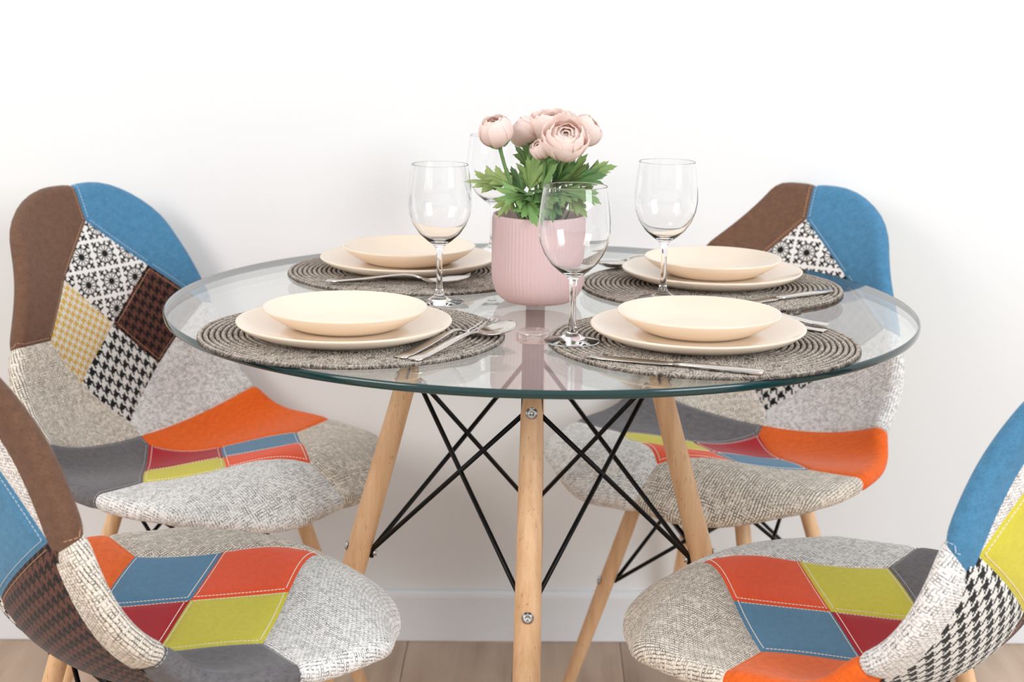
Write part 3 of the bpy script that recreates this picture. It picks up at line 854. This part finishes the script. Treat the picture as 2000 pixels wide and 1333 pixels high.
ME_BLADE = strip('blade', [(0.101, 0.0030, 0.0050, 0.0014, 0), (0.112, 0.0026, 0.0082, 0.0009, 0), (0.15, 0.0022, 0.0094, 0.0007, 0), (0.185, 0.0020, 0.0090, 0.0006, 0), (0.2, 0.0018, 0.0062, 0.0005, 0), (0.207, 0.0017, 0.0012, 0.0004, 0)])
def cutlery(kind, loc, ang, z, label, tilt=0.0):
    r = empty(kind, (loc[0], loc[1], z), ang); r.rotation_euler = (0, -tilt, ang)
    tag(r, label, kind)
    if kind == 'spoon': obj('handle', ME_HANDLE, None, r); obj('bowl', ME_BOWL, None, r)
    elif kind == 'fork':
        obj('handle', ME_HANDLE, None, r); obj('fork_head', ME_FORKHEAD, None, r)
        for i in range(4): t = obj('tine', ME_TINE, None, r); t.location = (0, (i - 1.5) * 0.0069, 0)
    else: obj('handle', ME_KHANDLE, None, r); obj('blade', ME_BLADE, None, r)
    return r
CZ = MZ + 0.0050
D = math.radians
def end_at(px, py, z=CZ + 0.002): p = at(px, py, 2, z); return (p.x, p.y)
cutlery('spoon', end_at(806, 703), D(58), CZ + 0.0005, 'steel spoon lying right of the plates of the front left setting')
cutlery('fork', end_at(779, 698), D(60), CZ, 'steel fork beside the spoon at the front left plates, nearer the plates')
cutlery('spoon', end_at(637, 553), D(-3), CZ + 0.0036, 'steel spoon nested on a fork before the rear left plates')
cutlery('fork', end_at(641, 547), D(1), CZ, 'steel fork under a spoon before the rear left plates')
cutlery('knife', end_at(1492, 730), D(160), CZ, 'steel knife lying in front of the front right plates')
cutlery('fork', end_at(1612, 646), D(151), CZ, 'steel fork behind the front right plates, lower of the two handle ends showing')
cutlery('spoon', end_at(1616, 640), D(149), CZ + 0.0036, 'steel spoon behind the front right plates, upper of the two handle ends showing')
cutlery('knife', end_at(1622, 570), D(217), CZ, 'steel knife on the mat of the rear right setting')
cutlery('spoon', (0.086 + 0.2 * 0.62, 0.212 + 0.2 * 0.78), D(231.5), CZ, 'steel spoon with dark bowl left of the rear right plates')

# ------------------------------------------------------------------ potted ranunculus
POT = Vector((-0.004, 0.0, TZ + 0.0003)); PH = 0.1185
plant = empty('potted_ranunculus', POT); tag(plant, 'pale pink ranunculus flowers in a ribbed pink pot at the table centre', 'potted plant')
M_POT = plain('matt_pink_ceramic', (215, 184, 183), 0.5)
def pot_mesh():
    seg = 288; ribs = 72; v, f = [], []
    prof = [(0.0, 0.0), (0.040, 0.0), (0.0445, 0.0012), (0.0520, 0.0065), (0.0578, 0.0150), (0.0612, 0.0260), (0.0625, 0.0380)] + [(0.0627, 0.0380 + (PH - 0.044) * k / 6) for k in range(1, 7)] + \
           [(0.0624, PH - 0.003), (0.0618, PH - 0.0006), (0.0608, PH), (0.0596, PH - 0.0008), (0.0592, PH - 0.004), (0.0590, PH - 0.03), (0.0, PH - 0.03)]
    n = len(prof)
    for i in range(seg):
        a = 2 * PI * i / seg; rib = 0.00075 * (abs(math.sin(ribs * a / 2)) ** 0.7 - 0.5)
        for r, z in prof:
            amp = 1.0 if 0.008 < z < PH - 0.004 and r > 0.06 else (0.6 if 0.003 < z < PH - 0.004 and r > 0.05 and r != 0.0592 and r != 0.0590 else 0)
            rr = r + rib * amp if r > 0 else 0.0
            v.append((rr * math.cos(a), rr * math.sin(a), z))
    for i in range(seg):
        j = (i + 1) % seg
        for k in range(n - 1): f.append((i * n + k, j * n + k, j * n + k + 1, i * n + k + 1))
    return mesh('pot', v, f)
o = obj('pot', pot_mesh(), M_POT, plant); o['label'] = 'pink pot with fine vertical ribs'
def soil_mesh():
    rr = random.Random(3); v, f = [(0, 0, PH - 0.018)], []; rings, seg = 6, 28
    for i in range(1, rings + 1):
        for k in range(seg): a = 2 * PI * k / seg; v.append((0.0588 * i / rings * math.cos(a), 0.0588 * i / rings * math.sin(a), PH - 0.018 + rr.uniform(-.003, .003)))
    for k in range(seg): f.append((0, 1 + k, 1 + (k + 1) % seg))
    for i in range(rings - 1):
        for k in range(seg): l = (k + 1) % seg; b = 1 + i * seg; f.append((b + k, b + seg + k, b + seg + l, b + l))
    return mesh('soil', v, f)
obj('soil', soil_mesh(), plain('dark_soil', (58, 46, 36), 0.95), plant)
def t_petal():
    t = NT('pale_pink_petal'); x, y, _ = t.sep(t.uv())
    n = t.noise(t.objco(), 60, 2)
    f = t.math('ADD', t.math('MULTIPLY', y, 0.8), t.math('MULTIPLY', n, 0.25))
    t.set(Base_Color=t.ramp(f, [(0.1, lin(253, 222, 206)), (0.55, lin(255, 231, 222)), (1.0, lin(255, 243, 237))]), Roughness=0.6)
    tl = t.node('ShaderNodeBsdfTranslucent'); tl.inputs[0].default_value = lin(255, 237, 229); mx = t.node('ShaderNodeMixShader'); mx.inputs[0].default_value = 0.35
    t.l.new(t.b.outputs[0], mx.inputs[1]); t.l.new(tl.outputs[0], mx.inputs[2]); t.l.new(mx.outputs[0], t.out.inputs[0]); return t.m
M_PETAL = t_petal()
def t_leaf():
    t = NT('green_leaf'); oi = t.node('ShaderNodeObjectInfo'); n = t.noise(t.objco(), 70, 3)
    f = t.math('ADD', t.math('MULTIPLY', oi.outputs['Random'], 0.75), t.math('MULTIPLY', n, 0.3))
    t.set(Base_Color=t.ramp(f, [(0.1, lin(86, 122, 70)), (0.5, lin(120, 156, 90)), (0.95, lin(172, 188, 114))]), Roughness=0.5, Subsurface_Weight=0.1, Subsurface_Radius=(0.004, 0.006, 0.002), Subsurface_Scale=0.3)
    return t.m
M_LEAF = t_leaf(); M_STEM = plain('green_stem', (104, 136, 78), 0.55)
def petal_me(R, top, wide, flare, seed):
    """petal as a cupped piece of a globe of radius R, from its foot up to polar angle top (degrees from the crown)"""
    rr = random.Random(seed); nu, nv = 10, 10; v, f, uv = [], [], []; k1, k2 = rr.uniform(0, 6), rr.uniform(0, 6)
    for j in range(nv + 1):
        t = j / nv; th = PI - (PI - math.radians(top)) * t
        half = math.radians(wide) * (0.35 + 0.65 * math.sin(PI * min(0.5, t * 0.75))) * (1.0 if t < 0.7 else math.sqrt(max(0.0, 1 - ((t - 0.7) / 0.36) ** 2)))
        for i in range(nu + 1):
            s = i / nu * 2 - 1; ph = half * s / max(math.sin(th), 0.45)
            r = R * (1 + 0.05 * s * s + flare * max(0, t - 0.6) ** 1.5 + 0.035 * t * math.sin(5 * s + k1) + 0.02 * t * t * math.sin(9 * s + k2))
            v.append((r * math.sin(th) * math.cos(ph), r * math.sin(th) * math.sin(ph), r * math.cos(th) * 0.92)); uv.append((i / nu, t))
    for j in range(nv):
        for i in range(nu): a = j * (nu + 1) + i; f.append((a, a + 1, a + nu + 2, a + nu + 1))
    me = mesh('petal', v, f); u = me.uv_layers.new(name='UVMap')
    for lp in me.loops: u.data[lp.index].uv = uv[lp.vertex_index]
    me.materials.append(M_PETAL); return me
LAYERS_OPEN = [(4, petal_me(0.30, 8, 62, 0.0, 1)), (5, petal_me(0.44, 18, 56, 0.0, 2)), (5, petal_me(0.58, 27, 54, 0.05, 3)), (6, petal_me(0.72, 36, 50, 0.1, 4)), (6, petal_me(0.86, 46, 48, 0.25, 5)), (6, petal_me(0.98, 62, 48, 0.6, 6))]
LAYERS_BUD = [(4, petal_me(0.45, 4, 66, 0.0, 7)), (5, petal_me(0.66, 12, 58, 0.0, 8)), (5, petal_me(0.84, 24, 56, 0.0, 9)), (5, petal_me(0.97, 42, 54, 0.1, 10))]
def flower(loc, size, dirv, opened, seed):
    rr = random.Random(seed)
    k = 1.0 if opened else 1.42
    core = lathe('flower', [(0.0, -0.90), (0.20 * k, -0.82), (0.30 * k, -0.3), (0.29 * k, 0.0), (0.20 * k, 0.2 * k), (0.08 * k, 0.28 * k), (0.0, 0.29 * k)], 20); core.materials.append(M_PETAL)
    u = core.uv_layers.new(name='UVMap')
    for lp in core.loops: u.data[lp.index].uv = (0.5, 0.2)
    fl_ = obj('flower', core, None, plant); fl_['label'] = 'pale pink ranunculus bloom'
    fl_.rotation_euler = Vector(dirv).normalized().to_track_quat('Z', 'Y').to_euler(); fl_.location = Vector(loc) - POT; fl_.scale = (size,) * 3
    for n, me in (LAYERS_OPEN if opened else LAYERS_BUD):
        ph = rr.random() * 6.28
        for k in range(n):
            p = obj('petal', me, None, fl_); s = rr.uniform(0.95, 1.05)
            p.scale = (s, s, s * rr.uniform(0.94, 1.06)); p.rotation_euler = (rr.uniform(-.06, .06), rr.uniform(-.06, .06), ph + 2 * PI * k / n + rr.uniform(-.12, .12))
    for k in range(4):
        a = 2 * PI * k / 4 + seed; sp = obj('sepal', LEAFLET, None, fl_)
        sp.scale = (17, 20, 17); sp.rotation_euler = (0, -0.45, a); sp.location = (0.25 * math.cos(a), 0.25 * math.sin(a), -1.0)
    return fl_
def leaflet_me():
    v, f = [], []; n = 6
    for j in range(n + 1):
        t = j / n; w = 0.012 * math.sin(PI * (0.12 + 0.88 * t)) ** 0.8 if j < n else 0.0008
        for s in (-1, 0, 1): v.append((0.045 * t, w * s, 0.004 * abs(s) + 0.012 * t * t))
    for j in range(n):
        for i in range(2): a = j * 3 + i; f.append((a, a + 1, a + 4, a + 3))
    me = mesh('sepal', v, f); me.materials.append(M_LEAF); return me
LEAFLET = leaflet_me()
def lobed_leaf(seed):
    """deeply lobed leaf along +x, about 6 cm, gently folded and drooping"""
    rr = random.Random(seed); tips = [(-2.05, 0.42), (-1.15, 0.72), (-0.55, 0.86), (0, 1.0), (0.55, 0.86), (1.15, 0.72), (2.05, 0.42)]
    ring = []
    for i, (a, l) in enumerate(tips):
        l *= rr.uniform(0.88, 1.08); a += rr.uniform(-.06, .06)
        for da, k in ((-0.24, 0.62), (-0.15, 0.80), (-0.10, 0.78), (0.0, 1.0), (0.10, 0.80), (0.15, 0.82), (0.24, 0.62)): ring.append((a + da, l * k))
        if i < len(tips) - 1: ring.append(((a + tips[i + 1][0]) / 2, 0.36))
    base = 0.38; v = [(base * 0.05, 0, 0)]; m = len(ring); f = []
    for s in (0.5, 1.0):
        for a, l in ring:
            x, y = base * 0.0 + l * s * math.cos(a) * 0.62 + 0.36 * s * (l > 0), l * s * math.sin(a) * 0.72
            z = 0.16 * abs(y) - 0.22 * max(x, 0) ** 2 + 0.03 * math.sin(9 * a) * s
            v.append((x, y, z))
    for k in range(m - 1):
        f.append((0, 1 + k, 2 + k)); f.append((1 + k, 1 + m + k, 2 + m + k, 2 + k))
    me = mesh('leaf', [(p[0] * 0.055, p[1] * 0.055, p[2] * 0.055) for p in v], f); me.materials.append(M_LEAF); return me
LEAVES = [lobed_leaf(s) for s in (1, 2, 3, 4)]
FLOWERS = [  # px, py, depth y, radius m, facing, opened
    (968, 257, -0.015, 0.0235, (-0.25, -0.35, 0.9), False), (1024, 257, 0.025, 0.0215, (-0.75, -0.1, 0.62), False), (1080, 247, 0.030, 0.0310, (-0.05, -0.15, 1.0), True),
    (1104, 273, -0.035, 0.0300, (0.05, -0.72, 0.70), True), (1145, 256, 0.020, 0.0225, (0.75, -0.15, 0.65), False), (1056, 291, -0.030, 0.0145, (-0.45, -0.5, 0.6), False)]
for i, (px, py, y, r, dv, op) in enumerate(FLOWERS):
    c = at(px, py, 1, y); flower(c, r, dv, op, 11 + i)
    d = Vector(dv).normalized(); b = c - d * r * 0.88 - POT
    foot = Vector((b.x * 0.25, b.y * 0.4, PH - 0.02)); mid = (b * 0.62 + foot * 0.38) + Vector((b.x * 0.10, 0, -0.004))
    pts = [foot * (1 - t) ** 2 + mid * (2 * t * (1 - t)) + b * t * t for t in [k / 8 for k in range(9)]]
    obj('stem', tube('stem', pts, [0.0024] * 7 + [0.0026, 0.0032], 8), M_STEM, plant)
LEAF_AT = [  # px, py of the leaf middle, depth y, direction x, y, z, size
    (948, 352, 0.03, -0.95, -0.1, 0.25, 1.05), (975, 345, 0.02, -0.7, 0.2, 0.5, 0.85), (1000, 380, -0.045, -0.75, -0.5, 0.10, 1.15), (1030, 372, -0.05, 0.1, -0.8, 0.25, 1.0),
    (1040, 335, -0.01, 0.15, -0.3, 0.95, 1.0), (1028, 300, 0.01, -0.15, -0.1, 1.0, 0.75), (1066, 345, -0.03, 0.25, -0.5, 0.8, 1.1), (1058, 385, -0.055, 0.3, -0.85, -0.05, 1.0),
    (1095, 340, -0.02, 0.45, -0.4, 0.7, 1.0), (1120, 330, 0.0, 0.4, -0.2, 0.85, 0.95), (1150, 345, -0.01, 0.9, -0.1, 0.35, 1.05), (1172, 330, 0.01, 0.9, 0.0, 0.42, 0.8),
    (1120, 375, -0.04, 0.75, -0.55, 0.05, 1.0), (1150, 380, -0.02, 0.85, -0.2, -0.15, 0.85), (1090, 385, -0.055, 0.2, -0.8, -0.1, 0.95), (1035, 408, -0.06, 0.25, -0.7, -0.35, 0.95),
    (985, 400, -0.03, -0.5, -0.4, -0.55, 0.7), (1075, 405, -0.058, 0.1, -0.7, -0.4, 0.8), (1010, 345, 0.03, -0.3, 0.4, 0.8, 0.9), (1085, 320, 0.03, 0.1, 0.4, 0.9, 0.9),
    (1130, 400, -0.02, 0.6, -0.4, -0.5, 0.75), (1055, 310, 0.02, 0.0, 0.1, 1.0, 0.8)]
for i, (px, py, y, dx, dy, dz, s) in enumerate(LEAF_AT):
    c = at(px, py, 1, y) - POT; d = Vector((dx, dy, dz)).normalized(); L = 0.055 * s
    base = c - d * L * 0.5
    o = obj('leaf', LEAVES[i % 4], None, plant); up = Vector((0, -0.55, 0.85)); yv = up.cross(d).normalized(); zv = d.cross(yv)
    o.matrix_local = Matrix.Translation(base) @ Matrix((d, yv, zv)).transposed().to_4x4() @ Matrix.Scale(s, 4)
    foot = Vector((base.x * 0.45, base.y * 0.45, PH - 0.02)); mid = (foot + base) / 2 + Vector((base.x * 0.12, base.y * 0.12, 0.004))
    pts = [foot * (1 - t) ** 2 + mid * (2 * t * (1 - t)) + base * t * t for t in [k / 6 for k in range(7)]]
    obj('leaf_stalk', tube('leaf_stalk', pts, 0.0014, 6), M_STEM, plant)
